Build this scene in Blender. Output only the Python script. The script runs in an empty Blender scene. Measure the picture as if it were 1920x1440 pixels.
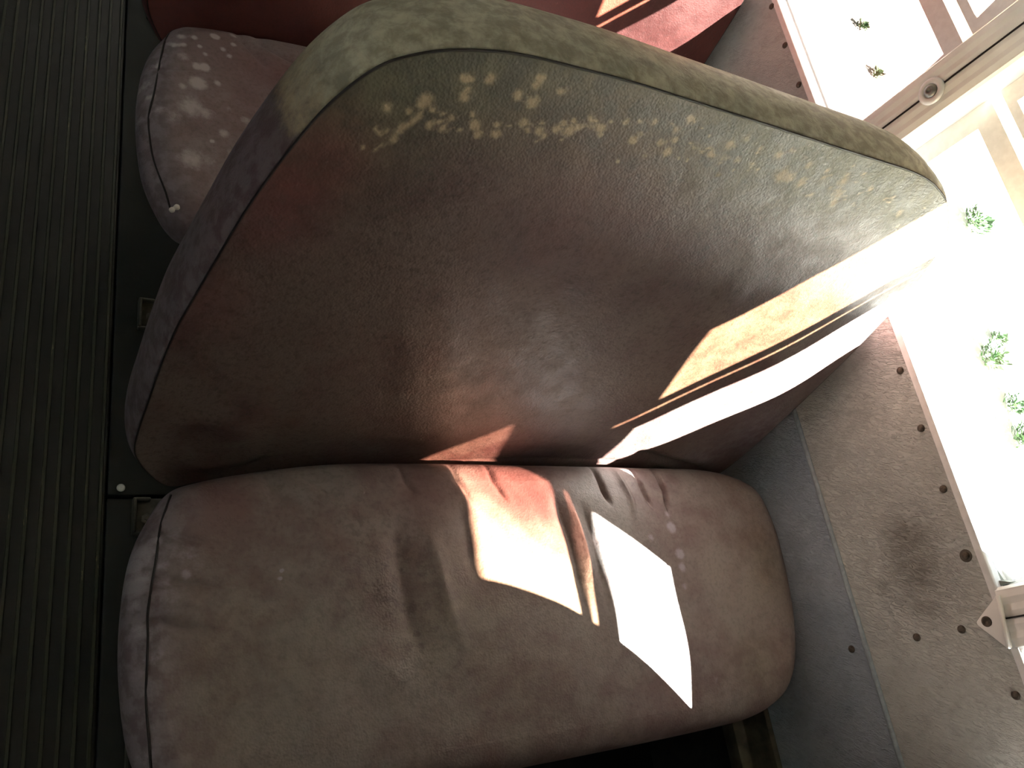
import bpy, math, random
import numpy as np
from mathutils import Matrix, Vector
random.seed(4); rng = np.random.RandomState(7)
SC = bpy.context.scene; COL = SC.collection
# ------------------------------------------------------------------ camera frame (x to the window wall, y to the rear, z up)
F = 1518.0
vd = np.array([-1003., 792., F]); vy = np.array([-600., -3670., F])
Dn = vd/np.linalg.norm(vd); Yc = vy-vy.dot(Dn)*Dn; Yc /= np.linalg.norm(Yc); Zc = -Dn; Xc = np.cross(Yc, Zc)
if Xc[0] < 0: Xc = -Xc
R = np.array([Xc, Yc, Zc]); CAM = np.array([0., 0., 1.42])
def hit(u, v, n, k):                       # point where the sight line of a photo pixel meets the plane n.p = k
    r = R @ np.array([u-960., v-720., F]); n = np.array(n, float)
    return CAM + r*((k-n.dot(CAM))/n.dot(r))
def on_z(u, v, z): return hit(u, v, (0, 0, 1), z)
WX = 1.16
def on_wall(u, v): return hit(u, v, (1, 0, 0), WX)
BY, BS = .366, .30                          # seat back: y = BY + BS (z - .46)
def on_back(u, v, dy=0): return hit(u, v, (0, 1, -BS), BY+dy-BS*.46)
PITCH = .725

# ------------------------------------------------------------------ small mesh kit
def tag(o, label=None, cat=None, group=None, kind=None):
    if label: o['label'] = label
    if cat: o['category'] = cat
    if group: o['group'] = group
    if kind: o['kind'] = kind
    return o
def link(name, V, Fc, mat, parent=None, smooth=True, attrs=None, origin=(0, 0, 0)):
    me = bpy.data.meshes.new(name)
    V = np.asarray(V, float) - np.array(origin)
    me.from_pydata(V.tolist(), [], [list(map(int, f)) for f in Fc]); me.update()
    if attrs:
        for k, a in attrs.items():
            at = me.attributes.new(k, 'FLOAT', 'POINT'); at.data.foreach_set('value', np.asarray(a, dtype=np.float32))
    if smooth: me.polygons.foreach_set('use_smooth', [True]*len(me.polygons))
    o = bpy.data.objects.new(name, me); COL.objects.link(o)
    if mat: me.materials.append(mat)
    if parent: o.parent = parent
    return o
def empty(name, loc):
    o = bpy.data.objects.new(name, None); COL.objects.link(o); o.location = loc; o.empty_display_size = .05; return o
class MB:
    def __init__(s): s.v = []; s.f = []
    def add(s, v, f):
        n = len(s.v); s.v += [tuple(p) for p in v]; s.f += [[i+n for i in q] for q in f]; return s
    def box(s, x0, x1, y0, y1, z0, z1):
        return s.add([(x, y, z) for x in (x0, x1) for y in (y0, y1) for z in (z0, z1)],
                     [(0, 1, 3, 2), (4, 6, 7, 5), (0, 4, 5, 1), (2, 3, 7, 6), (0, 2, 6, 4), (1, 5, 7, 3)])
    def tube(s, pts, r, n=10, caps=True):
        P = [np.array(p, float) for p in pts]; V = []; L = len(P)
        up = np.array([.13, .21, .97])
        for i in range(L):
            t = P[min(i+1, L-1)]-P[max(i-1, 0)]; t /= (np.linalg.norm(t)+1e-12)
            a = np.cross(t, up); a /= (np.linalg.norm(a)+1e-9); b = np.cross(t, a)
            rr = r[i] if hasattr(r, '__len__') else r
            for k in range(n):
                an = 2*math.pi*k/n; V.append(P[i]+rr*(math.cos(an)*a+math.sin(an)*b))
        Fc = [(i*n+k, i*n+(k+1) % n, (i+1)*n+(k+1) % n, (i+1)*n+k) for i in range(L-1) for k in range(n)]
        if caps: Fc += [tuple(range(n))[::-1], tuple((L-1)*n+k for k in range(n))]
        return s.add(V, Fc)
    def prism(s, poly, axis, a0, a1):       # poly in the two other axes
        n = len(poly)
        def P(q, a):
            return {0: (a, q[0], q[1]), 1: (q[0], a, q[1]), 2: (q[0], q[1], a)}[axis]
        V = [P(q, a0) for q in poly]+[P(q, a1) for q in poly]
        return s.add(V, [tuple(range(n))[::-1], tuple(range(n, 2*n))]+[(i, (i+1) % n, n+(i+1) % n, n+i) for i in range(n)])
    def lathe(s, c, axis, prof, n=24):      # prof: (radius, height along axis)
        c = np.array(c, float); ax = np.array(axis, float); ax /= np.linalg.norm(ax)
        a = np.cross(ax, (.3, .5, .81)); a /= np.linalg.norm(a); b = np.cross(ax, a); V = []
        for r, h in prof:
            for k in range(n):
                an = 2*math.pi*k/n; V.append(c+ax*h+r*(math.cos(an)*a+math.sin(an)*b))
        m = len(prof)
        Fc = [(i*n+k, i*n+(k+1) % n, (i+1)*n+(k+1) % n, (i+1)*n+k) for i in range(m-1) for k in range(n)]
        Fc += [tuple(range(n))[::-1], tuple((m-1)*n+k for k in range(n))]
        return s.add(V, Fc)
    def build(s, name, mat, parent=None, smooth=False, bevel=0, origin=(0, 0, 0)):
        o = link(name, s.v, s.f, mat, parent, smooth, None, origin)
        if bevel:
            m = o.modifiers.new('bevel', 'BEVEL'); m.width = bevel; m.segments = 3; m.limit_method = 'ANGLE'
            o.data.polygons.foreach_set('use_smooth', [True]*len(o.data.polygons))
        return o
def spline(P, n, closed=True):
    P = np.array(P, float); L = len(P); out = []; segs = L if closed else L-1
    for i in range(segs):
        g = lambda k: P[k % L] if closed else P[min(max(k, 0), L-1)]
        p0, p1, p2, p3 = g(i-1), g(i), g(i+1), g(i+2)
        for t in np.linspace(0, 1, 24, endpoint=False):
            out.append(.5*((2*p1)+(-p0+p2)*t+(2*p0-5*p1+4*p2-p3)*t*t+(-p0+3*p1-3*p2+p3)*t**3))
    if not closed: out.append(P[-1])
    out = np.array(out); Q = np.vstack([out, out[:1]]) if closed else out
    d = np.r_[0, np.cumsum(np.linalg.norm(np.diff(Q, axis=0), axis=1))]
    s = np.linspace(0, d[-1], n, endpoint=not closed)
    return np.stack([np.interp(s, d, Q[:, k]) for k in range(Q.shape[1])], 1)
def relax(P, it):
    for _ in range(it): P = .5*P+.25*(np.roll(P, 1, 0)+np.roll(P, -1, 0))
    return P
def normals2(P, it=6):
    t = np.roll(P, -1, 0)-np.roll(P, 1, 0); n = np.stack([t[:, 1], -t[:, 0]], 1); n /= np.linalg.norm(n, axis=1)[:, None]
    area = np.sum(P[:, 0]*np.roll(P[:, 1], -1)-P[:, 1]*np.roll(P[:, 0], -1))
    if area < 0: n = -n
    n = relax(n, it); return n/np.linalg.norm(n, axis=1)[:, None]
def pdist(X, Y, pl):                        # distance to a polyline and position along it (0..1)
    pl = np.array(pl, float)[:, :2]; best = np.full(X.shape, 9.); pos = np.zeros(X.shape)
    ln = np.r_[0, np.cumsum(np.linalg.norm(np.diff(pl, axis=0), axis=1))]
    for i in range(len(pl)-1):
        a, b = pl[i], pl[i+1]; ab = b-a; l2 = ab.dot(ab)+1e-12
        t = np.clip(((X-a[0])*ab[0]+(Y-a[1])*ab[1])/l2, 0, 1)
        d = np.hypot(X-a[0]-t*ab[0], Y-a[1]-t*ab[1]); m = d < best
        best[m] = d[m]; pos[m] = ((ln[i]+t*math.sqrt(l2))/ln[-1])[m]
    return best, pos
def fold(X, Y, pl, w, amp, taper=(0.3, 0.3)):
    d, p = pdist(X, Y, pl)
    e = np.clip(p/max(taper[0], 1e-3), 0, 1)*np.clip((1-p)/max(taper[1], 1e-3), 0, 1); e = e*e*(3-2*e)
    return amp*np.exp(-(d/w)**2)*e
def blobs(X, Y, L):
    a = np.zeros(X.shape)
    for x, y, r, k in L: a = np.maximum(a, k*np.exp(-((X-x)**2+(Y-y)**2)/(r*r)*.9))
    return a
def shell(outline, nr, depth, profile, mapf, close_t=.985):
    """rings from the middle to the outline, then the side profile, then closed at the back"""
    N = len(outline); c = outline.mean(0); n = normals2(outline)
    ts = 1-(1-np.linspace(0, 1, nr+1)[1:])**1.25
    A = [c[None]]; D = [np.array([depth(c[None], np.zeros(1))[0]])]
    for t in ts:
        p = c+(outline-c)*t; A.append(p); D.append(depth(p, np.full(N, t)))
    kk = []
    for o, d in profile:
        A.append(outline+n*o); D.append(np.full(N, d)+depth(outline, np.ones(N))*max(0, 1-d/.03))
    A.append(c[None]); D.append(np.array([profile[-1][1]]))
    A = np.vstack(A); D = np.concatenate(D); V = mapf(A[:, 0], A[:, 1], D)
    m = nr+len(profile); Fc = [(0, 1+(k+1) % N, 1+k) for k in range(N)]
    idx = np.arange(N)
    for i in range(m-1):
        a = 1+i*N; Fc += list(zip(a+idx, a+(idx+1) % N, a+N+(idx+1) % N, a+N+idx))
    last = 1+m*N; a = 1+(m-1)*N
    Fc += [(last, a+k, a+(k+1) % N) for k in range(N)]
    return V, Fc, A, D

# ------------------------------------------------------------------ material kit
def lin(r, g, b):
    f = lambda c: (c/255/12.92) if c/255 <= .04045 else ((c/255+.055)/1.055)**2.4
    return (f(r), f(g), f(b), 1)
class M:
    def __init__(s, name, rough=.5, spec=.5, metal=0):
        s.m = bpy.data.materials.new(name); s.m.use_nodes = True; s.t = s.m.node_tree; s.n = s.t.nodes; s.l = s.t.links
        s.b = s.n['Principled BSDF']; s.b.inputs['Roughness'].default_value = rough
        s.b.inputs['Specular IOR Level'].default_value = spec; s.b.inputs['Metallic'].default_value = metal
        s.co = s.n.new('ShaderNodeTexCoord').outputs['Object']
    def set(s, sock, v):
        if hasattr(v, 'is_linked') or isinstance(v, bpy.types.NodeSocket): s.l.new(v, sock)
        else: sock.default_value = v
    def map(s, scale=(1, 1, 1), rot=(0, 0, 0)):
        m = s.n.new('ShaderNodeMapping'); s.l.new(s.co, m.inputs[0]); m.inputs['Scale'].default_value = scale; m.inputs['Rotation'].default_value = rot
        return m.outputs[0]
    def noise(s, sc, det=4, rough=.55, dist=0, vec=None):
        t = s.n.new('ShaderNodeTexNoise'); s.l.new(vec or s.co, t.inputs['Vector']); t.inputs['Scale'].default_value = sc
        t.inputs['Detail'].default_value = det; t.inputs['Roughness'].default_value = rough; t.inputs['Distortion'].default_value = dist
        return t.outputs['Fac']
    def voro(s, sc, feat='F1', vec=None, rnd=1):
        t = s.n.new('ShaderNodeTexVoronoi'); t.feature = feat; s.l.new(vec or s.co, t.inputs['Vector']); t.inputs['Scale'].default_value = sc
        t.inputs['Randomness'].default_value = rnd
        return t.outputs['Distance']
    def ramp(s, x, a, b, lo=0., hi=1.):
        r = s.n.new('ShaderNodeMapRange'); r.interpolation_type = 'SMOOTHSTEP'; s.set(r.inputs['Value'], x)
        for k, v in zip(('From Min', 'From Max', 'To Min', 'To Max'), (a, b, lo, hi)): r.inputs[k].default_value = v
        return r.outputs['Result']
    def math(s, op, a, b=0., c=None):
        r = s.n.new('ShaderNodeMath'); r.operation = op; s.set(r.inputs[0], a); s.set(r.inputs[1], b)
        if c is not None: s.set(r.inputs[2], c)
        return r.outputs[0]
    def mix(s, f, a, b):
        r = s.n.new('ShaderNodeMix'); r.data_type = 'RGBA'; s.set(r.inputs[0], f); s.set(r.inputs[6], a); s.set(r.inputs[7], b); return r.outputs[2]
    def attr(s, name):
        a = s.n.new('ShaderNodeAttribute'); a.attribute_name = name; return a.outputs['Fac']
    def color(s, c): s.set(s.b.inputs['Base Color'], c); return s
    def rough(s, c): s.set(s.b.inputs['Roughness'], c); return s
    def bump(s, h, dist, st=1, prev=None):
        b = s.n.new('ShaderNodeBump'); s.set(b.inputs['Height'], h); b.inputs['Distance'].default_value = dist; b.inputs['Strength'].default_value = st
        if prev is not None: s.l.new(prev, b.inputs['Normal'])
        s.l.new(b.outputs[0], s.b.inputs['Normal']); return b.outputs[0]
def plain(name, c, rough=.5, spec=.5, metal=0, var=.25, sc=30):
    m = M(name, rough, spec, metal); n = m.noise(sc, 5)
    d = tuple(x*(1-var) for x in c[:3])+(1,); m.color(m.mix(m.ramp(n, .35, .65), d, c)); m.rough(m.ramp(n, .3, .7, rough*.85, min(1, rough*1.15)))
    return m.m

def leather(name, kind):
    """aged red-brown vinyl under a grey film; attributes say where each stain or painted tint lies"""
    m = M(name, .48, .5)
    red = lin(*{'back': (72, 50, 47), 'cushion': (112, 94, 92), 'cushion2': (128, 112, 114), 'back2': (80, 42, 40)}[kind])
    film = lin(*{'back': (90, 77, 70), 'cushion': (132, 124, 120), 'cushion2': (148, 140, 143), 'back2': (98, 54, 51)}[kind])
    big = m.noise(6, 5, .6); mid = m.noise(32, 6, .65); fine = m.noise(170, 4, .6)
    f = m.math('ADD', m.math('MULTIPLY', big, .6), m.math('MULTIPLY', mid, .4))
    c = m.mix(m.ramp(f, .38, .6), red, film)
    c = m.mix(m.math('MULTIPLY', m.ramp(fine, .45, .7), .5 if kind == 'back' else .25), c, lin(42, 32, 29) if kind == 'back' else lin(60, 46, 42))
    ol = m.attr('olive'); c = m.mix(ol, c, m.mix(m.ramp(mid, .4, .62), lin(57, 59, 42) if kind == 'back' else lin(92, 88, 72), lin(80, 80, 58) if kind == 'back' else lin(122, 117, 98)))
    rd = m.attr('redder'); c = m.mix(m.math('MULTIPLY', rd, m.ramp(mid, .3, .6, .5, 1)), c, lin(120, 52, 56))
    pu = m.attr('purple'); c = m.mix(m.math('MULTIPLY', pu, .8), c, m.mix(m.ramp(m.noise(60, 5), .4, .6), lin(96, 83, 91), lin(124, 116, 125)))
    dk = m.attr('specks')
    sp = m.math('MULTIPLY', dk, m.ramp(m.noise(75, 6, .7), .5, .58)); c = m.mix(m.math('MULTIPLY', sp, .6), c, lin(72, 60, 56))
    pale = m.attr('pale'); v = m.noise(110, 5, .7)
    pm = m.math('MULTIPLY', m.ramp(m.math('ADD', pale, m.math('MULTIPLY', m.math('SUBTRACT', v, .5), .55)), .22, .62), .92); c = m.mix(pm, c, lin(*{'back': (166, 148, 118), 'cushion': (158, 152, 160), 'cushion2': (190, 184, 188), 'back2': (220, 150, 140)}[kind]))
    dap = m.attr('dapple'); dn = m.ramp(m.noise(62, 4, .62, .3), .34, .72, .42, 1)
    c = m.mix(m.math('MULTIPLY', m.math('MULTIPLY', dap, dn), .85), c, lin(184, 181, 160))
    m.color(c)
    m.rough(m.math('SUBTRACT', m.ramp(mid, .3, .7, .5, .64), m.math('MULTIPLY', pale, -.1)))
    h = m.math('ADD', m.voro(380, 'SMOOTH_F1'), m.math('MULTIPLY', m.noise(300, 3), .5))
    b = m.bump(h, .0009, .38)
    m.bump(m.noise(26, 5), .006, .3, b)
    return m.m

def wall_vinyl(name, a, b, stain):
    m = M(name, .42, .5)
    n1 = m.noise(5, 5); n2 = m.noise(60, 5)
    c = m.mix(m.ramp(n1, .35, .65), a, b); c = m.mix(m.math('MULTIPLY', m.ramp(n2, .45, .7), .25), c, tuple(x*.6 for x in a[:3])+(1,))
    if stain:
        c = m.mix(m.math('MULTIPLY', m.attr('stain'), m.ramp(m.noise(18, 5), .3, .6, .45, .8)), c, lin(92, 88, 80))
    m.color(c)
    def strokes(ang, a, b):
        r = m.map((1, 1, 1), (ang, 0, 0)); q = m.n.new('ShaderNodeMapping'); m.l.new(r, q.inputs[0]); q.inputs['Scale'].default_value = (60, a, b)
        return m.noise(1, 3, .5, .9, q.outputs[0])
    h = m.math('MAXIMUM', m.ramp(strokes(-.42, 330, 80), .48, .66), m.ramp(strokes(-.8, 300, 90), .52, .68))
    pr = m.bump(h, .0026, .75); m.bump(m.noise(420, 3), .0006, .4, pr)
    return m.m

STEEL = plain('black_painted_steel', lin(22, 22, 22), .45)
RUST = plain('worn_grey_steel', lin(86, 84, 74), .55, .5, .4, .5, 60)
THREAD = plain('dark_seam_cord', lin(24, 17, 15), .6)
ALU = plain('brushed_aluminium', lin(232, 234, 235), .45, .5, .2, .08, 80)
PAINT = plain('cream_painted_metal', lin(238, 239, 236), .4, .5, 0, .08, 20)
WHITE = plain('white_foam', lin(235, 232, 225), .8)
BEAD = plain('pale_blue_grey_bead', lin(150, 164, 170), .4, .5, 0, .2, 120)
RIVET = plain('tarnished_rivet', lin(92, 84, 72), .5, .5, .3, .5, 300)
DARK = plain('dark_gap', lin(18, 18, 17), .7)

def glass_mat(name, tint, dirt, grime=False):
    m = M(name); n = m.n; l = m.l; n.remove(m.b)
    tr = n.new('ShaderNodeBsdfTransparent'); tr.inputs[0].default_value = tint
    if grime:
        sx = n.new('ShaderNodeSeparateXYZ'); l.new(m.co, sx.inputs[0])
        l.new(m.mix(m.ramp(m.math('ADD', sx.outputs[1], m.math('MULTIPLY', m.math('SUBTRACT', m.noise(30, 4), .5), .12)), .10, .27), tint, (.40, .29, .25, 1)), tr.inputs[0])
    gl = n.new('ShaderNodeBsdfGlossy'); gl.inputs['Roughness'].default_value = .03
    fr = n.new('ShaderNodeLayerWeight'); fr.inputs[0].default_value = .5; frf = m.math('ADD', m.math('MULTIPLY', m.math('POWER', fr.outputs['Facing'], 5.), .7), .04)
    di = n.new('ShaderNodeBsdfDiffuse'); di.inputs[0].default_value = (.7, .68, .6, 1)
    m1 = n.new('ShaderNodeMixShader'); l.new(frf, m1.inputs[0]); l.new(tr.outputs[0], m1.inputs[1]); l.new(gl.outputs[0], m1.inputs[2])
    m2 = n.new('ShaderNodeMixShader'); l.new(m.ramp(m.noise(25, 5), .35, .8, dirt*.2, dirt), m2.inputs[0]); l.new(m1.outputs[0], m2.inputs[1]); l.new(di.outputs[0], m2.inputs[2])
    l.new(m2.outputs[0], n['Material Output'].inputs[0]); return m.m
GLASS = glass_mat('clear_window_glass', (.93, .96, .95, 1), .03)
TINT = glass_mat('tinted_window_glass', (.76, .65, .53, 1), .06)
RAILSHADE = plain('black_under_rail_shade', lin(14, 15, 15), .7)  # shade below the wall rail, put in as black colour
GRIMY = glass_mat('tinted_glass_grimy_toward_the_post', (.76, .65, .53, 1), .06, True)
SMOKED = glass_mat('dark_tinted_window_glass', (.42, .4, .39, 1), .01)

LTINT = glass_mat('fill_cutting_window_glass', (.4, .42, .43, 1), .04)  # unseen left-side panes, darkened to cut the fill light
# ------------------------------------------------------------------ floor
def rib_material():
    m = M('ribbed_black_rubber', .5, .4)
    base = m.mix(m.ramp(m.noise(9, 5), .35, .65), lin(23, 24, 21), lin(32, 33, 29))
    worn = m.ramp(m.noise(1, 5, .7, 0, m.map((150, 14, 1))), .6, .74)
    top = m.attr('ribtop')
    c = m.mix(m.math('MULTIPLY', top, .9), base, lin(56, 57, 46))
    c = m.mix(m.math('MULTIPLY', m.math('MULTIPLY', worn, top), m.attr('wear')), c, lin(190, 180, 130))
    m.color(c); m.bump(m.noise(300, 3), .0008, .4); return m.m
EDGE = .139
xs = []; pitch = .0205; x = -1.32
prof = []
while x < EDGE-.012:
    prof += [(x, 0, 0), (x+.0135, 0, 0), (x+.0148, .0022, 1), (x+.0185, .0022, 1), (x+.0198, 0, 0)]; x += pitch
prof.append((EDGE-.001, 0, 0)); ys = np.linspace(-2.6, 3.6, 156)
V = [(px, y, z) for y in ys for px, z, _ in prof]; at = [t for y in ys for _, _, t in prof]; n = len(prof)
Xa = np.array([v[0] for v in V]); Ya = np.array([v[1] for v in V])
wp = [on_z(52, 1010, 0), on_z(120, 1100, 0), on_z(152, 1110, 0), on_z(168, 20, 0), on_z(180, 120, 0), on_z(110, 50, 0), on_z(105, 690, 0), on_z(135, 210, 0)]
wear = blobs(Xa, Ya, [(p[0], p[1], r, 1) for p, r in zip(wp, (.05, .09, .09, .12, .08, .08, .03, .07))])
fl = link('floor', V, [(j*n+i, j*n+i+1, (j+1)*n+i+1, (j+1)*n+i) for j in range(len(ys)-1) for i in range(n-1)], rib_material(), None, False, {'ribtop': at, 'wear': wear*.95+.12})
tag(fl, 'black ribbed rubber aisle floor', 'floor', kind='structure')
m = M('smooth_dark_green_floor', .45, .4); m.color(m.mix(m.ramp(m.noise(14, 5), .35, .7), lin(14, 19, 18), lin(20, 24, 22))); m.bump(m.noise(90, 4), .001, .4); SHEET = m.m
ysm = on_z(240, 931, 0)[1]
o = MB().box(EDGE+.003, WX, ysm+.002, 3.6, -.02, .004).build('floor', SHEET, bevel=.0015); tag(o, 'smooth dark green floor sheet under the seats, behind the cross joint', 'floor', kind='structure'); SHEET_R = o
o = MB().box(EDGE+.003, WX, -2.6, ysm-.004, -.02, .001).build('floor', SHEET, bevel=.0015); tag(o, 'smooth dark floor sheet under the seats, in front of the cross joint', 'floor', kind='structure')
o = MB().box(-1.35, WX+.05, -2.65, 3.65, -.06, -.021).build('floor', DARK); tag(o, 'dark subfloor beneath the rubber and floor sheets', 'floor', kind='structure')
p = on_z(227, 914, .006)
b = MB().lathe((p[0], p[1], .004), (0, 0, 1), [(.0066, 0), (.0066, .001), (.005, .0026), (.0022, .003), (.0016, .0018), (.0004, .0016)], 18)
b.build('screw', plain('bright_screw', lin(225, 228, 225), .35, .5, .3), SHEET_R, True)['label'] = 'bright round screw head'

# ------------------------------------------------------------------ window wall
ZSEAM = .569
def wall_grid(y0, y1, z0, z1, ny, nz):
    Y, Z = np.meshgrid(np.linspace(y0, y1, ny), np.linspace(z0, z1, nz)); Y = Y.ravel(); Z = Z.ravel()
    return np.stack([np.full(Y.shape, WX), Y, Z], 1), [(j*ny+i, (j+1)*ny+i, (j+1)*ny+i+1, j*ny+i+1) for j in range(nz-1) for i in range(ny-1)], Y, Z
LOW = wall_vinyl('blue_grey_wall_vinyl', lin(156, 172, 184), lin(176, 190, 200), False)
UPP = wall_vinyl('beige_grey_wall_vinyl', lin(176, 182, 178), lin(194, 199, 194), True)
ZS = on_wall(1834, 1040)[2]
wall = MB().box(WX+.001, WX+.03, -2.6, 3.6, -.02, ZS-.002).build('wall_right', PAINT); tag(wall, kind='structure')
V, Fc, Y, Z = wall_grid(-2.6, 3.6, 0, ZSEAM, 60, 8); o = link('lower_panel', V, Fc, LOW, wall, False); o['label'] = 'blue-grey embossed lower wall panel'
V, Fc, Y, Z = wall_grid(-1.2, 2.2, ZSEAM, ZS, 340, 26)
st = [on_wall(u, v) for u, v in ((1700, 1010), (1720, 1080), (1735, 1140), (1665, 1100), (1560, 700), (1620, 770))]
a = blobs(Y, Z, [(p[1], p[2], r, k) for p, r, k in zip(st, (.045, .05, .03, .02, .03, .03), (.9, 1, .9, .7, .3, .4))])
o = link('upper_panel', V, Fc, UPP, wall, False, {'stain': a}); o['label'] = 'beige-grey embossed upper wall panel'
for yy in ((-2.6, -1.2), (2.2, 3.6)): MB().box(WX-.0005, WX, yy[0], yy[1], ZSEAM, ZS).build('upper_panel', UPP, wall)
MB().tube([(WX, -2.6, ZSEAM), (WX, 0, ZSEAM), (WX, 3.6, ZSEAM)], .0046, 10).build('trim_1', BEAD, None, True)['kind'] = 'structure'
# seat rail along the wall foot
z1 = on_wall(1437, 1330)[2]; z0 = on_wall(1395, 1350)[2]
rail = MB().prism([(WX, z0-.03), (WX-.028, z0-.03), (WX-.03, z0), (WX-.022, z0+.006), (WX-.012, z0+.008), (WX-.010, (z0+z1)/2), (WX-.008, z1), (WX, z1+.004)], 1, -2.6, 3.6).build('trim_2', plain('dull_brown_rail', lin(92, 88, 72), .5, .5, .2, .5, 40), None, False, .0012)
rail['kind'] = 'structure'
MB().box(WX-.004, WX+.0005, -2.6, 3.6, .004, z0-.032).build('under_rail_shade', RAILSHADE, wall)['label'] = 'black sheet standing in for the shade under the rail'  # added black sheet, painted shade on the wall below the rail
# rivets
rv = [on_wall(u, v) for u, v in ((1688, 695), (1727, 803), (1769, 917), (1811, 1042), (1905, 1304), (1597, 1217), (1719, 1195), (1803, 1180), (1472, 85), (1498, 159), (1447, 12))]
pr = [(.0058, 0), (.0056, .0012), (.004, .0028), (.0016, .0034)]
ring = [(.0088, 0), (.0082, .0006), (.0062, .0004)]
for k, p in enumerate(rv):
    o = MB().lathe(p, (-1, 0, 0), pr, 16).build('rivet', RIVET, wall, True)
    if k == 3:
        MB().lathe(p+np.array([0, 0, 0]), (-1, 0, 0), [(.009, 0), (.0085, .0005), (.006, .0006)], 20).build('rivet_washer', plain('dark_sealant', lin(88, 84, 74), .8), wall, True)
# ------------------------------------------------------------------ windows: sill, posts, sashes
YP = [on_wall(1857, 1165)[1]+.0, on_wall(1748, 172)[1]]; WP = YP[1]-YP[0]; HW = .041
ZT = 1.25; XG = WX+.05
sill = MB().prism([(WX-.001, ZS-.003), (WX+.001, ZS+.006), (WX+.004, ZS+.008), (WX+.0185, ZS+.008), (WX+.0185, ZS-.02), (WX+.002, ZS-.02), (WX+.002, ZS-.003)], 1, -2.6, 3.6).build('trim_3', ALU, None, False, .001)
sill['kind'] = 'structure'
head = MB().box(WX, WX+.06, -2.6, 3.6, ZT, 1.62).build('trim_4', PAINT); head['kind'] = 'structure'
MB().box(WX+.021, WX+.08, -2.6, 3.6, ZS-.03, ZS+.002).build('trim_5', ALU, None, False, .001)['kind'] = 'structure'
def post(i, ribbed):
    y = YP[0]+WP*i
    P = [(WX+.06, y-HW), (WX+.004, y-HW), (WX, y-HW+.004)]
    for k in range(9):
        f = y-HW+.006+(2*HW-.012)*k/8; P += [(WX-(.0015 if k % 2 else 0), f)]
    P += [(WX, y-.0012)] if False else []
    P += [(WX, y+HW-.004), (WX+.004, y+HW), (WX+.06, y+HW)]
    o = MB().prism(P, 2, ZS+.004, ZT+.02).build('trim_%d' % (10+i), PAINT, None, False); o['kind'] = 'structure'
    g = MB().box(WX-.0019, WX+.001, y-.0011, y+.0011, ZS+.006, ZT).build('joint_strip', DARK, o); g['label'] = 'thin dark joint line'
    return o
posts = {i: post(i, True) for i in range(-3, 5)}
yw = YP[1]; sw = on_wall(1748, 172)
b = MB().lathe((WX-.0015, yw, sw[2]), (-1, 0, 0), [(.021, 0), (.021, .0015), (.018, .0035), (.0115, .004), (.011, .0022)], 32).build('washer', ALU, posts[1], True); b['label'] = 'round cupped washer'
b = MB().lathe((WX-.0035, yw, sw[2]), (-1, 0, 0), [(.0105, 0), (.010, .003), (.006, .005), (.0035, .0052), (.003, .0025), (.0005, .002)], 24).build('screw', plain('grey_screw', lin(140, 140, 138), .4, .5, .6), b, True)
# triangular corner bracket on the near post
pts = [on_wall(u, v) for u, v in ((1876, 1112), (1834, 1168), (1900, 1219))]
def round_poly(P, r=.006, n=6):
    out = []; P = [np.array(p[1:3]) for p in P]
    for i in range(len(P)):
        a, c, d = P[i-1], P[i], P[(i+1) % len(P)]; u = (a-c)/np.linalg.norm(a-c); w = (d-c)/np.linalg.norm(d-c)
        for t in np.linspace(0, 1, n): out.append(c+u*r*(1-t)**2+w*r*t*t)
    return out
q = round_poly(pts)
BR = MB().prism([tuple(p) for p in q], 0, WX-.0075, WX+.0005).build('bracket', PAINT, posts[0], False, .0018); BR['label'] = 'triangular cream metal corner bracket'
p = on_wall(1856, 1166)
MB().lathe((WX-.0078, p[1]+.001, p[2]), (-1, 0, 0), [(.0072, 0), (.0068, .0006), (.0052, .0006), (.004, -.001), (.0005, -.0012)], 20).build('screw', RIVET, BR, True)
MB().tube([(WX-.0078, pts[0][1]-.003, pts[0][2]-.001), (WX-.0078, (pts[0][1]+pts[2][1])/2, (pts[0][2]+pts[2][2])/2-.0005), (WX-.0078, pts[2][1]+.003, pts[2][2]-.001)], .0026, 10).build('flange', PAINT, BR, True)
for i in range(-3, 4):
    a, c = YP[0]+WP*i+HW, YP[0]+WP*(i+1)-HW
    w = empty('window_%d' % (i+4), (XG, (a+c)/2, ZS)); tag(w, kind='structure'); og = w.location; a += .0012; c -= .0012
    f = MB(); xx0, xx1 = XG-.006, XG+.004
    f.box(xx0, xx1, a, c, ZS, ZS+.010); f.prism([(a, ZS+.01), (a+.006, ZS+.01), (a+.032, .995), (a, .995)], 0, xx0, xx1); f.box(xx0, xx1, c-.032, c, ZS+.01, .995); f.box(xx0, xx1, a, c, .995, 1.026)
    f.build('lower_sash', ALU, w, origin=og)
    f = MB(); f.box(xx0, xx1, a, c, 1.042, 1.056); f.prism([(a, 1.056), (a+.047, 1.056), (a+.078, ZT-.02), (a, ZT-.02)], 0, xx0, xx1); f.box(xx0, xx1, c-.030, c, 1.056, ZT-.02); f.box(xx0, xx1, a, c, ZT-.02, ZT+.002)
    f.build('upper_sash', ALU, w, origin=og)
    MB().box(XG-.001, XG+.001, a+.008, c-.008, ZS+.008, .997).build('pane', GLASS if i <= 0 else SMOKED, w, origin=og)['label'] = 'clear lower pane' if i <= 0 else 'tinted lower pane'
    MB().box(XG-.001, XG+.001, a+.002, c-.002, 1.022, ZT-.010).build('pane', GRIMY if i == -1 else TINT, w, origin=og)['label'] = 'tinted upper pane'
    MB().prism([(a-.001, ZS+.002), (a+.022, ZS+.002), (a+.008, ZS+.006), (a+.003, ZS+.022)], 0, WX+.012, WX+.03).build('corner_gasket', plain('grey_rubber', lin(120, 124, 118), .7), w, False, 0, og)

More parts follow.
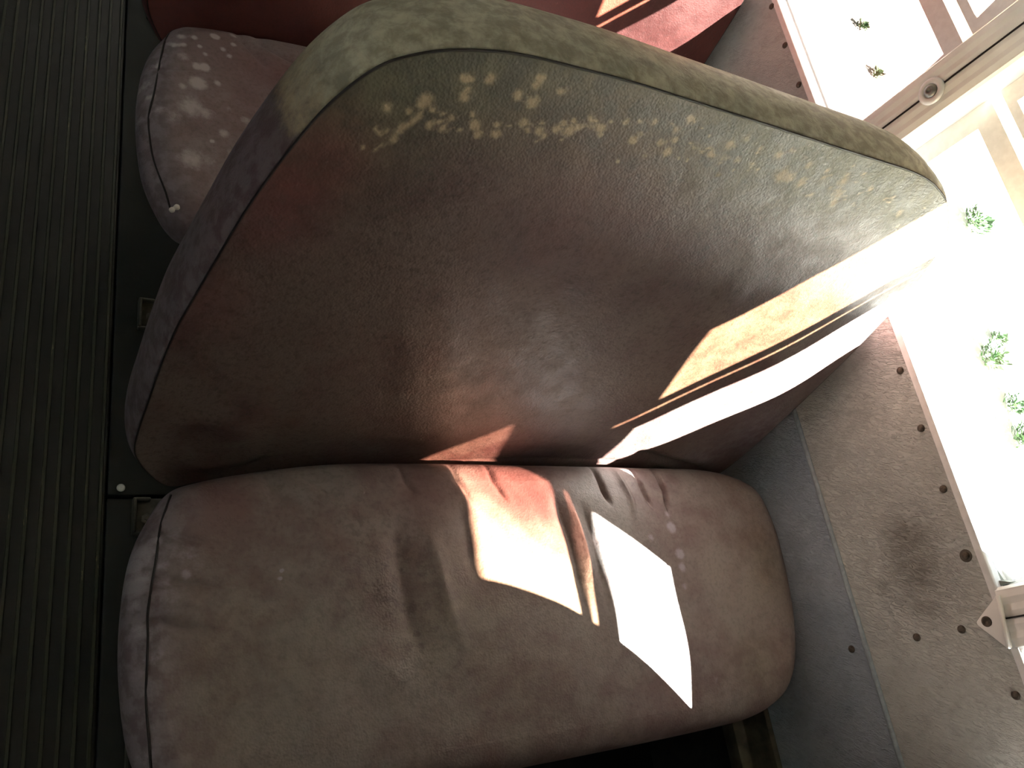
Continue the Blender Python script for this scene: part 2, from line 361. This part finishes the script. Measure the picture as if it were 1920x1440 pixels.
LINER = plain('grey_headliner', lin(132, 134, 132), .7, .3, 0, .1, 12)
# ------------------------------------------------------------------ the rest of the bus body
def other_side():
    o = MB().box(-1.34, -1.30, -2.6, 3.6, 0, ZS).build('wall_left', LINER); o['kind'] = 'structure'
    for i in range(-3, 5):
        y = YP[0]+WP*i; MB().box(-1.34, -1.30, y-HW, y+HW, ZS, ZT).build('trim_%d' % (30+i), PAINT)['kind'] = 'structure'
    for i in range(-3, 4): MB().box(-1.335, -1.33, YP[0]+WP*i+HW, YP[0]+WP*(i+1)-HW, ZS, ZT).build('window_%d' % (i+20), LTINT)['kind'] = 'structure'
    MB().box(-1.34, -1.30, -2.6, 3.6, ZT, 1.62).build('trim_40', LINER)['kind'] = 'structure'
other_side()
P = []
for k in range(25):
    t = math.pi*k/24; P.append((-.075+1.285*math.cos(t), 1.60+.28*math.sin(t)))
Q = [(x*1.0, z+.03) for x, z in P[::-1]]
MB().prism(P+Q, 1, -2.6, 3.6).build('ceiling', LINER)['kind'] = 'structure'
MB().box(-1.34, WX+.06, 3.6, 3.64, -.02, 1.9).build('wall_rear', LINER)['kind'] = 'structure'
w = MB().box(-1.34, WX+.06, -2.64, -2.6, -.02, 1.9); w.build('wall_front', LINER)['kind'] = 'structure'  # unseen front end, closed without a windshield to darken the interior

# ------------------------------------------------------------------ seats
PIP = [(267, 885), (255, 857), (260, 813), (277, 763), (300, 697), (330, 623), (370, 553), (413, 480), (470, 386), (547, 281), (620, 197), (705, 131), (765, 109), (832, 98), (900, 98),
       (975, 105), (1087, 131), (1200, 161), (1320, 199), (1425, 232), (1537, 268), (1650, 304), (1706, 322), (1744, 341), (1766, 364), (1777, 386)]
bo = [tuple(on_back(*p)[[0, 2]]) for p in PIP]
bo = [tuple(on_back(*p)[[0, 2]]) for p in ((330, 914), (296, 904))]+[b for b in bo[1:]]
bo += [(1.066, .955), (1.095, .90), (1.112, .83), (1.122, .72), (1.124, .58), (1.118, .46), (1.095, .40), (1.04, .385), (.8, .382), (.5, .382), (.25, .376)]
BO = relax(spline(bo, 420), 3)
def cpt(u, v, z): return tuple(on_z(u, v, z)[:2])
co = [cpt(u, v, .44) for u, v in ((324, 914), (298, 942), (262, 1000), (241, 1060), (229, 1140), (224, 1220), (227, 1300), (236, 1380), (252, 1440))]
co += [(.165, -.045), (.22, -.056), (.4, -.059), (.6, -.060), (.8, -.060), (.95, -.058)]
co += [cpt(u, v, .43) for u, v in ((1400, 1348), (1446, 1322), (1473, 1283), (1481, 1220), (1472, 1120), (1450, 1020), (1416, 935), (1380, 902))]
co += [(1.04, .352), (.9, .353), (.7, .352), (.5, .350), (.36, .345), (.24, .328)]
CO = relax(spline(co, 1260), 20)
CIS = CO-normals2(CO, 70)*.036; CIS = relax(CIS, 50)
LWRINK = [  # cushion folds: photo polyline, half width, height, taper
    ([(735, 960), (748, 1060), (768, 1180), (810, 1260)], .017, -.005, (.3, .4)),
    ([(790, 960), (815, 1060), (845, 1170), (880, 1250)], .016, .004, (.3, .4)),
    ([(860, 930), (880, 1040), (905, 1130)], .02, -.004, (.3, .4)),
    ([(1035, 915), (1066, 1010), (1085, 1100), (1105, 1190)], .010, -.005, (.25, .4)),
    ([(1085, 930), (1112, 1010), (1128, 1100), (1140, 1170)], .009, -.004, (.25, .4)),
    ([(1064, 930), (1092, 1020), (1110, 1120)], .008, .003, (.3, .4)),
    ([(1127, 893), (1133, 920), (1147, 955)], .0045, -.006, (.01, .5)),
    ([(1200, 893), (1210, 925), (1228, 965)], .0045, -.0045, (.01, .5)),
    ([(1240, 893), (1250, 920), (1254, 975)], .0045, -.007, (.01, .5)),
    ([(1165, 893), (1180, 930), (1190, 990)], .006, .003, (.01, .5)),
    ([(920, 887), (935, 910), (955, 945)], .005, -.004, (.01, .5)),
    ([(750, 884), (765, 905), (790, 935)], .006, -.003, (.01, .5)),
    ([(850, 886), (868, 910), (890, 950)], .006, -.003, (.01, .5)),
    ([(480, 890), (515, 920), (545, 960)], .007, -.004, (.05, .5)),
    ([(560, 884), (610, 915), (650, 945)], .007, -.003, (.05, .5)),
    ([(306, 990), (345, 1006), (400, 1022)], .006, -.0045, (.1, .5)),
    ([(248, 1105), (276, 1138), (320, 1163), (370, 1178), (430, 1188)], .006, -.006, (.1, .5)),
    ([(280, 1112), (330, 1120), (400, 1145)], .010, .004, (.1, .5)),
    ([(296, 1082), (350, 1092), (430, 1105)], .007, -.004, (.1, .5)),
    ([(255, 1275), (276, 1272)], .006, -.004, (.1, .1)), ([(258, 1325), (290, 1326)], .006, -.004, (.1, .2)),
    ([(640, 1180), (700, 1240), (790, 1310)], .03, .0028, (.4, .4)),
    ([(600, 1230), (680, 1310), (770, 1370)], .028, -.002, (.4, .4))]
SEAM = [(325, 921), (312, 955), (302, 990), (291, 1060), (279, 1130), (277, 1200), (275, 1300), (279, 1370), (286, 1440)]
seam_xy = [on_z(u, v, .463)[:2] for u, v in SEAM] + [np.array([.152, -.02])]
wr = [([on_z(u, v, .47)[:2] for u, v in pl], w, a, t) for pl, w, a, t in LWRINK]
W2 = [([(445, 55), (480, 100), (510, 140)], .007, -.004, (.05, .4)), ([(460, 55), (520, 95), (570, 130)], .006, -.004, (.05, .4)), ([(570, 75), (600, 95)], .006, -.003, (.05, .4)),
      ([(326, 392), (350, 405), (390, 412)], .006, -.004, (.05, .5)), ([(326, 388), (352, 378)], .004, .003, (.05, .5)), ([(290, 120), (340, 124), (380, 130)], .006, -.003, (.1, .5)),
      ([(285, 212), (320, 222), (370, 235)], .007, -.002, (.1, .5))]
wr2 = [([on_z(u, v, .47)[:2]-np.array([0, PITCH]) for u, v in pl], w, a, t) for pl, w, a, t in W2]
SEAM2 = [(330, 34), (314, 60), (304, 98), (290, 170), (281, 209), (283, 250), (290, 290), (308, 340), (326, 385)]
seam2_xy = [on_z(u, v, .463)[:2]-np.array([0, PITCH]) for u, v in SEAM2]

def cushion(parent, org, kind, mat, nr=110):
    CI = CIS if kind else CIS[::3]
    W = {1: wr, 2: wr2, 0: []}[kind]; sm = {1: seam_xy, 2: seam2_xy, 0: seam_xy}[kind]
    def disp(X, Y):
        d = np.zeros(X.shape)
        for pl, w, a, t in W: d += fold(X, Y, pl, w, a*1.25, t)+fold(X, Y, pl, w*.35, a*.35, t)
        d += fold(X, Y, sm, .0035, -.0028, (.01, .01))+fold(X, Y, sm, .014, .0016, (.01, .01))
        d += .0016*np.sin(X*31+Y*17)*np.sin(Y*23-X*9)
        return d
    def depth(P, t):
        X, Y = P[:, 0], P[:, 1]
        return .004-.012*(1-t**2.6)-disp(X, Y)
    prof = [(.010, .0045), (.018, .009), (.025, .0155), (.031, .0245), (.035, .036), (.036, .048), (.034, .062), (.029, .076), (.021, .09), (.008, .1), (-.02, .105)]
    mapf = lambda a, b, d: np.stack([a, b, .47-d], 1)
    V, Fc, A, D = shell(CI, nr, depth, prof, mapf)
    X, Y = A[:, 0], A[:, 1]
    nz = np.sin(X*90+np.sin(Y*70)*2)*np.sin(Y*80+np.sin(X*50)*2)*.5+.5
    ds, _ = pdist(X, Y, sm)
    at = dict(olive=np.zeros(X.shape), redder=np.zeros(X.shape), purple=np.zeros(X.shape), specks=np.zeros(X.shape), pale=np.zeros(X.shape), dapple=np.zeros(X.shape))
    def B(L, dy=0): return blobs(X, Y, [(*(on_z(u, v, .47)[:2]-np.array([0, dy])), r/1450., k) for u, v, r, k in L])
    at['purple'] = np.clip(np.exp(-(ds/.03)**2)*.8+np.clip((.16-X)/.04, 0, 1)*.7, 0, 1)  # film along the seam, plus bluish sky light painted on the left end
    if kind == 1:
        at['specks'] = B([(740, 1100, 90, 1), (770, 1180, 70, 1), (700, 1020, 90, .8), (820, 1260, 80, .6), (640, 1120, 80, .4), (620, 1000, 80, .4), (1100, 1080, 45, .9), (1130, 1000, 40, .8), (1080, 1010, 40, .7)])
        at['pale'] = B([(1255, 990, 16, .7), (1250, 965, 12, .5), (1270, 1040, 15, .7), (1275, 1065, 14, .6), (1280, 1100, 10, .5), (1215, 1010, 12, .5), (1325, 1180, 14, .3), (1340, 1275, 14, .35), (527, 1070, 4, 1), (524, 1085, 4, 1), (345, 1040, 40, .35), (330, 1000, 30, .35), (320, 1120, 30, .4), (370, 1060, 30, .3),
                        (270, 1030, 26, .6), (262, 1090, 24, .7), (258, 1050, 18, .7), (268, 1180, 20, .5), (300, 1010, 12, .6), (305, 1060, 14, .5), (350, 1075, 10, .6), (312, 1090, 12, .5), (255, 1130, 12, .6), (288, 1230, 18, .5), (262, 1260, 16, .4), (275, 1420, 20, .4), (286, 1190, 14, .5)])
        at['olive'] = B([(860, 1180, 110, .35), (1440, 1050, 90, .45), (1420, 1250, 80, .45), (480, 1250, 140, .3), (430, 1300, 120, .3), (950, 1300, 160, .2)])
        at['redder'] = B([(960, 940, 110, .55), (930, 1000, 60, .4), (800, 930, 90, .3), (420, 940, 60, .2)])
    elif kind == 2:
        L = [(404, 66, 10, 1), (440, 58, 9, .8), (438, 82, 8, .7), (468, 70, 6, .6), (384, 125, 12, .9), (370, 122, 10, .8), (430, 105, 8, .7), (418, 92, 8, .6), (372, 155, 20, .8), (342, 160, 10, .6), (408, 155, 10, .6),
             (345, 102, 16, .45), (360, 200, 34, .55), (330, 215, 22, .4), (385, 212, 22, .5), (430, 205, 12, .4), (420, 250, 13, .6), (398, 264, 5, .9), (360, 295, 32, .55), (390, 300, 24, .4), (430, 285, 12, .4), (460, 225, 14, .5),
             (340, 60, 10, .7), (325, 75, 10, .7), (365, 68, 8, .7), (298, 110, 10, .6), (285, 170, 14, .5), (268, 200, 18, .4), (275, 140, 16, .5), (300, 200, 14, .5), (345, 80, 9, .6), (375, 85, 6, .7), (385, 100, 7, .6)]
        at['pale'] = B(L, PITCH); at['redder'] = B([(520, 150, 90, .35), (480, 200, 80, .25)], PITCH)
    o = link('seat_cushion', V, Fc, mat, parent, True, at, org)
    if kind:
        P3 = [(x, y) for x, y in sm]; P3 = spline(P3, 90, False); z = []
        i = [np.argmin((V[:, 0]-x)**2+(V[:, 1]-y)**2+(V[:, 2] < .42)*9) for x, y in P3]; z = [V[k, 2] for k in i]
        z = np.convolve(np.r_[[z[0]]*3, z, [z[-1]]*3], np.ones(7)/7, 'valid')
        MB().tube([(x, y, zz+.0004) for (x, y), zz in zip(P3, z)], .0014, 8).build('seam', THREAD, o, True, 0, (0, 0, 0) if not org else org)['label'] = 'dark stitched seam'
    return o

BW = [([(1180, 840), (1260, 868), (1340, 893)], .008, -.010, (.3, .3)), ([(1215, 880), (1290, 893)], .006, -.006, (.3, .3)), ([(1230, 840), (1330, 868)], .012, .006, (.3, .3)), ([(800, 868), (1000, 862), (1200, 866)], .004, -.002, (.1, .2)),
      ([(1330, 530), (1400, 545)], .035, .003, (.4, .4)), ([(425, 750), (440, 850)], .03, .008, (.4, .4)), ([(420, 900), (500, 868), (560, 862)], .012, -.006, (.3, .5)),
      ([(1260, 600), (1500, 560), (1690, 470)], .05, .003, (.3, .3)), ([(700, 690), (900, 640)], .12, .004, (.4, .4))]
bw = [([on_back(u, v)[[0, 2]] for u, v in pl], w, a, t) for pl, w, a, t in BW]
CA = [(205, 730, 15), (240, 730, 12), (265, 745, 16), (310, 715, 14), (300, 655, 18), (330, 535, 28), (360, 690, 25), (400, 635, 25), (435, 615, 16), (435, 555, 20), (470, 590, 20), (500, 565, 20), (520, 500, 38), (545, 610, 26), (600, 560, 16), (605, 630, 20), (650, 580, 20), (690, 640, 15), (720, 480, 28), (765, 610, 28), (785, 655, 22), (760, 390, 18), (720, 385, 25), (850, 390, 28), (880, 610, 22), (870, 655, 28), (985, 470, 28), (1060, 500, 32), (1100, 390, 28), (1080, 420, 25), (1010, 600, 28), (1035, 635, 18), (1090, 640, 28), (1110, 665, 20), (1205, 455, 25), (1175, 630, 25), (1215, 600, 18), (1240, 640, 32), (1260, 595, 18), (1300, 620, 18), (1350, 580, 22), (1360, 620, 18), (1400, 630, 30), (1395, 660, 20), (1525, 600, 20), (1600, 600, 18), (1665, 605, 22), (1560, 690, 25), (1590, 660, 18), (1700, 700, 25), (1780, 640, 22), (1770, 690, 22), (1730, 750, 28), (1480, 790, 15), (1855, 595, 28), (1870, 730, 18), (740, 440, 20), (560, 540, 20), (590, 600, 16), (640, 640, 14), (755, 560, 18)]
CB = [(100, 700, 25), (180, 650, 22), (260, 600, 25), (345, 755, 28), (450, 720, 40), (415, 780, 25), (480, 790, 25), (550, 810, 18), (535, 690, 22), (600, 740, 20), (700, 870, 50), (690, 770, 30), (760, 750, 22), (815, 780, 18), (740, 880, 40), (800, 900, 35), (840, 820, 30), (930, 850, 22), (910, 880, 20), (980, 960, 45), (1010, 900, 38), (960, 1000, 35), (1030, 870, 25), (1115, 870, 22), (1145, 940, 25), (1090, 960, 20), (1060, 1010, 18), (1220, 990, 22), (1260, 985, 22), (1290, 1060, 30), (1280, 1120, 20), (850, 960, 22), (1385, 985, 12), (380, 860, 20), (1420, 1040, 12)]
SPOTS = [(600+x*.375, y*.375, r*.375*.9, .62) for x, y, r in CA]+[(1200+x*.375, y*.375, r*.375*.95, .52) for x, y, r in CB]
_r = random.Random(3)
for _ in range(70):
    u_ = _r.uniform(700, 1700); SPOTS.append((u_, 215+(u_-700)*.02+max(0, u_-1100)*.24+_r.gauss(0, 20), _r.uniform(2.5, 5), .55))
SPOTS = [(*on_back(u, v)[[0, 2]], r/1350., k) for u, v, r, k in SPOTS]
BT = .135                                   # thickness of the seat back

def backrest(parent, org, kind, mat, nr=120):
    def depth(P, t):
        X, Z = P[:, 0], P[:, 1]; d = .001-.013*(1-t**3)
        d = d-.014*np.exp(-((X-1.03)/.11)**2-((Z-.67)/.10)**2)*(1-t**8)+.010*np.exp(-((Z-.42)/.07)**2)*(1-t**8)
        if kind:
            for pl, w, a, tp in bw: d = d-fold(X, Z, pl, w, a, tp)
        return d
    prof = [(-.0006, .0035), (.0012, .0030), (.0030, .0045), (.0055, .010), (.0085, .020), (.0105, .034), (.0112, .05), (.0105, .066), (.0085, .082), (.0045, .097), (-.002, .110), (-.011, .121), (-.022, .128), (-.04, .133), (-.07, BT)]
    n = math.sqrt(1+BS*BS)
    mapf = lambda a, b, d: np.stack([a, BY+BS*(b-.46)+d/n, b-BS*d/n], 1)
    V, Fc, A, D = shell(BO, nr, depth, prof, mapf)
    X, Z = A[:, 0], A[:, 1]; z0 = np.zeros(X.shape); N = len(BO)
    front = np.arange(len(X)) < 1+nr*N; rim = ~front
    at = dict(olive=z0.copy(), redder=z0.copy(), purple=z0.copy(), specks=z0.copy(), pale=z0.copy(), dapple=z0.copy())
    if kind == 1:
        def B(L): return blobs(X, Z, [(*on_back(u, v)[[0, 2]], r/1350., k) for u, v, r, k in L])
        dv = np.min([pdist(X, Z, [on_back(*p)[[0, 2]] for p in PIP[10:]])[0]], 0)
        up = np.clip(1.15-dv/.13, 0, 1); up = up*up*(3-2*up)
        at['olive'] = np.where(front, up*.85, np.clip((Z-.82)/.14, 0, 1)*.95)
        at['pale'] = np.where(front, blobs(X, Z, SPOTS), B([(585, 205, 30, .55), (560, 235, 26, .6), (545, 255, 16, .5), (605, 190, 20, .5)])*.8)
        at['dapple'] = np.where(rim, np.clip((Z-.86)/.08, 0, 1), 0)
        at['redder'] = np.where(front, B([(600, 300, 60, .5), (520, 400, 60, .4), (560, 340, 60, .5), (1100, 360, 160, .2), (400, 560, 60, .2)]), np.clip((.9-Z)/.06, 0, 1)*np.clip((Z-.70)/.06, 0, 1)*.3)
        at['purple'] = np.where(rim & (X < .5), np.clip((.92-Z)/.08, 0, 1)*.8, 0)
        at['specks'] = np.where(front, B([(760, 480, 260, .45), (1000, 420, 200, .35), (560, 450, 100, .5), (600, 700, 120, .2)]), 0)
        at['purple'] = np.maximum(at['purple'], np.where(front, B([(1430, 800, 110, .6), (1330, 850, 90, .5), (1560, 720, 60, .5), (1000, 830, 90, .25)]), 0))
    elif kind == 2:
        at['pale'] = blobs(X, Z, [(rng.uniform(.6, 1.1), rng.uniform(.5, .8), rng.uniform(.003, .007), .3) for _ in range(60)])
    o = link('backrest', V, Fc, mat, parent, True, at, org)
    if kind:
        nn = normals2(BO); P = BO+nn*.0004; Q = mapf(P[:, 0], P[:, 1], np.full(len(P), .0022)); P3 = [tuple(q) for q in Q]+[tuple(Q[0])]
        MB().tube(P3, .0014, 6, False).build('piping', THREAD, o, True, 0, org)['label'] = 'dark piping seam round the front panel'
    return o

def seat(row, label, mats):
    org = (.62, .15, 0.)
    t = empty('bus_seat', (.62, .15+(PITCH*row if row >= 0 else -.765), 0)); tag(t, label, 'seat', 'vinyl bus seats along the window wall')
    kind = {0: 1, 1: 2, -1: 0}[row]; nr = 120 if kind else 40
    cushion(t, org, kind, mats[0], nr if kind else 30); backrest(t, org, kind, mats[1], nr)
    # frame under the cushion
    f = MB(); f.box(.20, 1.10, -.02, .005, .335, .365); f.box(.20, 1.10, .30, .325, .335, .365); f.box(.20, .225, -.02, .325, .335, .365); f.box(1.085, 1.11, -.02, .325, .335, .365)
    f.build('seat_frame', STEEL, t, False, .002, org)
    for s, y in ((0, .045), (1, .395)):
        L = MB().tube([(.235, .03 if not s else .31, .35), (.235, .035 if not s else .33, .3), (.232, y-.002, .05), (.230, y, .014)], .0125, 12).build('leg', STEEL, t, True, 0, org)
        p = MB().box(.178, .262, y-.032, y+.030, .004, .011); p.box(.178, .184, y-.030, y+.028, .008, .024); p.box(.178, .206, y+.024, y+.030, .008, .020); p.box(.178, .200, y-.034, y-.028, .008, .020)
        p.build('foot_plate', RUST, L, False, .003, org)
        for dy in (-.018,): MB().lathe((.200, y+dy+.012, .011), (0, 0, 1), [(.009, 0), (.009, .006), (.005, .008), (.004, .011)], 6).build('bolt', RUST, L, False, 0, org)
    return t
LB, LC, LC2, LB2 = leather('worn_brown_backrest_vinyl', 'back'), leather('worn_grey_brown_cushion_vinyl', 'cushion'), leather('worn_mauve_cushion_vinyl', 'cushion2'), leather('red_backrest_vinyl', 'back2')
s1 = seat(0, 'large brown mildew-spotted bus seat in the middle, white sun patches on it', (LC, LB))
s2 = seat(1, 'bus seat behind, mauve pale-blotched cushion and red seat back at top edge', (LC2, LB2))
s0 = seat(-1, 'bus seat in front, its high back casting shadow on the brown seat cushion', (LC, LB))
# foam tuft at the split seam end of the rear seat
for k, (u, v, r) in enumerate(((323, 392, .0042), (332, 387, .0045), (327, 389, .003))):
    p = on_z(u, v, .462); q = p-np.array([0, PITCH, 0])
    MB().lathe((q[0], q[1], .4595), (0, 0, 1), [(r*.4, -.004), (r*.95, 0), (r*.8, r*.6), (r*.3, r*.9)], 9).build('foam_tuft', WHITE, s2.children[0], True, 0, (.62, .15, 0))['label'] = 'white foam at split seam'
# a third seat's foot at the top edge of the picture
t = empty('seat_leg', (.23, 1.52, 0)); tag(t, 'steel leg and worn grey foot plate at the top edge beside the aisle', 'seat leg')
MB().tube([(.235, 1.52, .33), (.232, 1.52, .1), (.23, 1.52, .012)], .0125, 12).build('leg', STEEL, t, True, 0, (.23, 1.52, 0))
MB().box(.178, .262, 1.49, 1.55, .004, .014).build('foot_plate', RUST, t, False, .003, (.23, 1.52, 0))

# ------------------------------------------------------------------ outside
m = M('pale_dusty_ground', .9, .2); m.color(m.mix(m.ramp(m.noise(1.2, 6), .3, .7), lin(196, 190, 176), lin(214, 208, 196))); m.bump(m.noise(14, 5), .02, .4)
g = MB().box(-40, 60, -40, 60, -1.0, -.9).build('ground', m.m); tag(g, 'pale sunlit dusty ground outside the windows', 'ground', kind='structure')
LEAF = plain('grey_green_leaf', lin(60, 92, 52), .6, .4, 0, .4, 8)
WL = ['low green weed tuft farthest back outside the window', 'small weed tuft outside, second from the back', 'dense weed clump seen above the middle of the window', 'leafy weed clump in the middle of the outside row', 'thin weed tuft before the two nearest clumps', 'broad weed clump near the right picture edge', 'nearest round weed clump at the right picture edge']
WPX = [(1612, 52, .05), (1640, 140, .05), (1820, 420, .11), (1851, 672, .10), (1865, 636, .06), (1893, 762, .08), (1908, 822, .10)]
for k, (u, v, r) in enumerate(WPX):
    p = on_z(u, v, -.9); b = MB()
    for i in range(int(50+r*900)):
        a = random.uniform(0, 6.28); q = r*math.sqrt(random.random()); c = np.array([q*math.cos(a), q*math.sin(a), random.uniform(.01, r*1.0)])
        d = np.array([math.cos(a)*.6, math.sin(a)*.6, random.uniform(.2, 1)]); d /= np.linalg.norm(d); s = np.cross(d, (0, 0, 1)); s /= np.linalg.norm(s)
        l = random.uniform(.3, .6)*r+.01; w_ = l*.28
        b.add([c-d*l*.5, c+s*w_, c+d*l*.5+np.array([0, 0, -.15*l]), c-s*w_], [(0, 1, 2, 3)])
    b.tube([(0, 0, 0), (0, 0, r*.9)], .006, 5)
    o = b.build('weed_clump', LEAF); o.location = tuple(p); tag(o, WL[k], 'weed', 'weeds in a row outside the bus')

# ------------------------------------------------------------------ light
SUNA, SUNB = .88, .616
d = Vector((-SUNA, SUNB, -1)).normalized()
L = bpy.data.lights.new('sun', 'SUN'); L.energy = 190; L.angle = math.radians(.53); L.color = (1, .965, .92)
o = bpy.data.objects.new('sun', L); COL.objects.link(o); o.rotation_euler = d.to_track_quat('-Z', 'Y').to_euler(); o.location = (4, -3, 6)
w = bpy.data.worlds.new('sky'); SC.world = w; w.use_nodes = True; nt = w.node_tree; bg = nt.nodes['Background']
bg.inputs[0].default_value = (.8, .9, 1, 1); bg.inputs[1].default_value = 1.5
# ------------------------------------------------------------------ camera
c = bpy.data.cameras.new('camera'); c.sensor_width = 36; c.lens = F/1920*36; c.clip_start = .02
o = bpy.data.objects.new('camera', c); COL.objects.link(o); SC.camera = o
right, up, back = R[:, 0], -R[:, 1], -R[:, 2]
o.matrix_world = Matrix(((right[0], up[0], back[0], CAM[0]), (right[1], up[1], back[1], CAM[1]), (right[2], up[2], back[2], CAM[2]), (0, 0, 0, 1)))
vs = SC.view_settings; vs.view_transform = 'Standard'; vs.look = 'None'; vs.gamma = 1; vs.use_curve_mapping = False; vs.exposure = 0.25
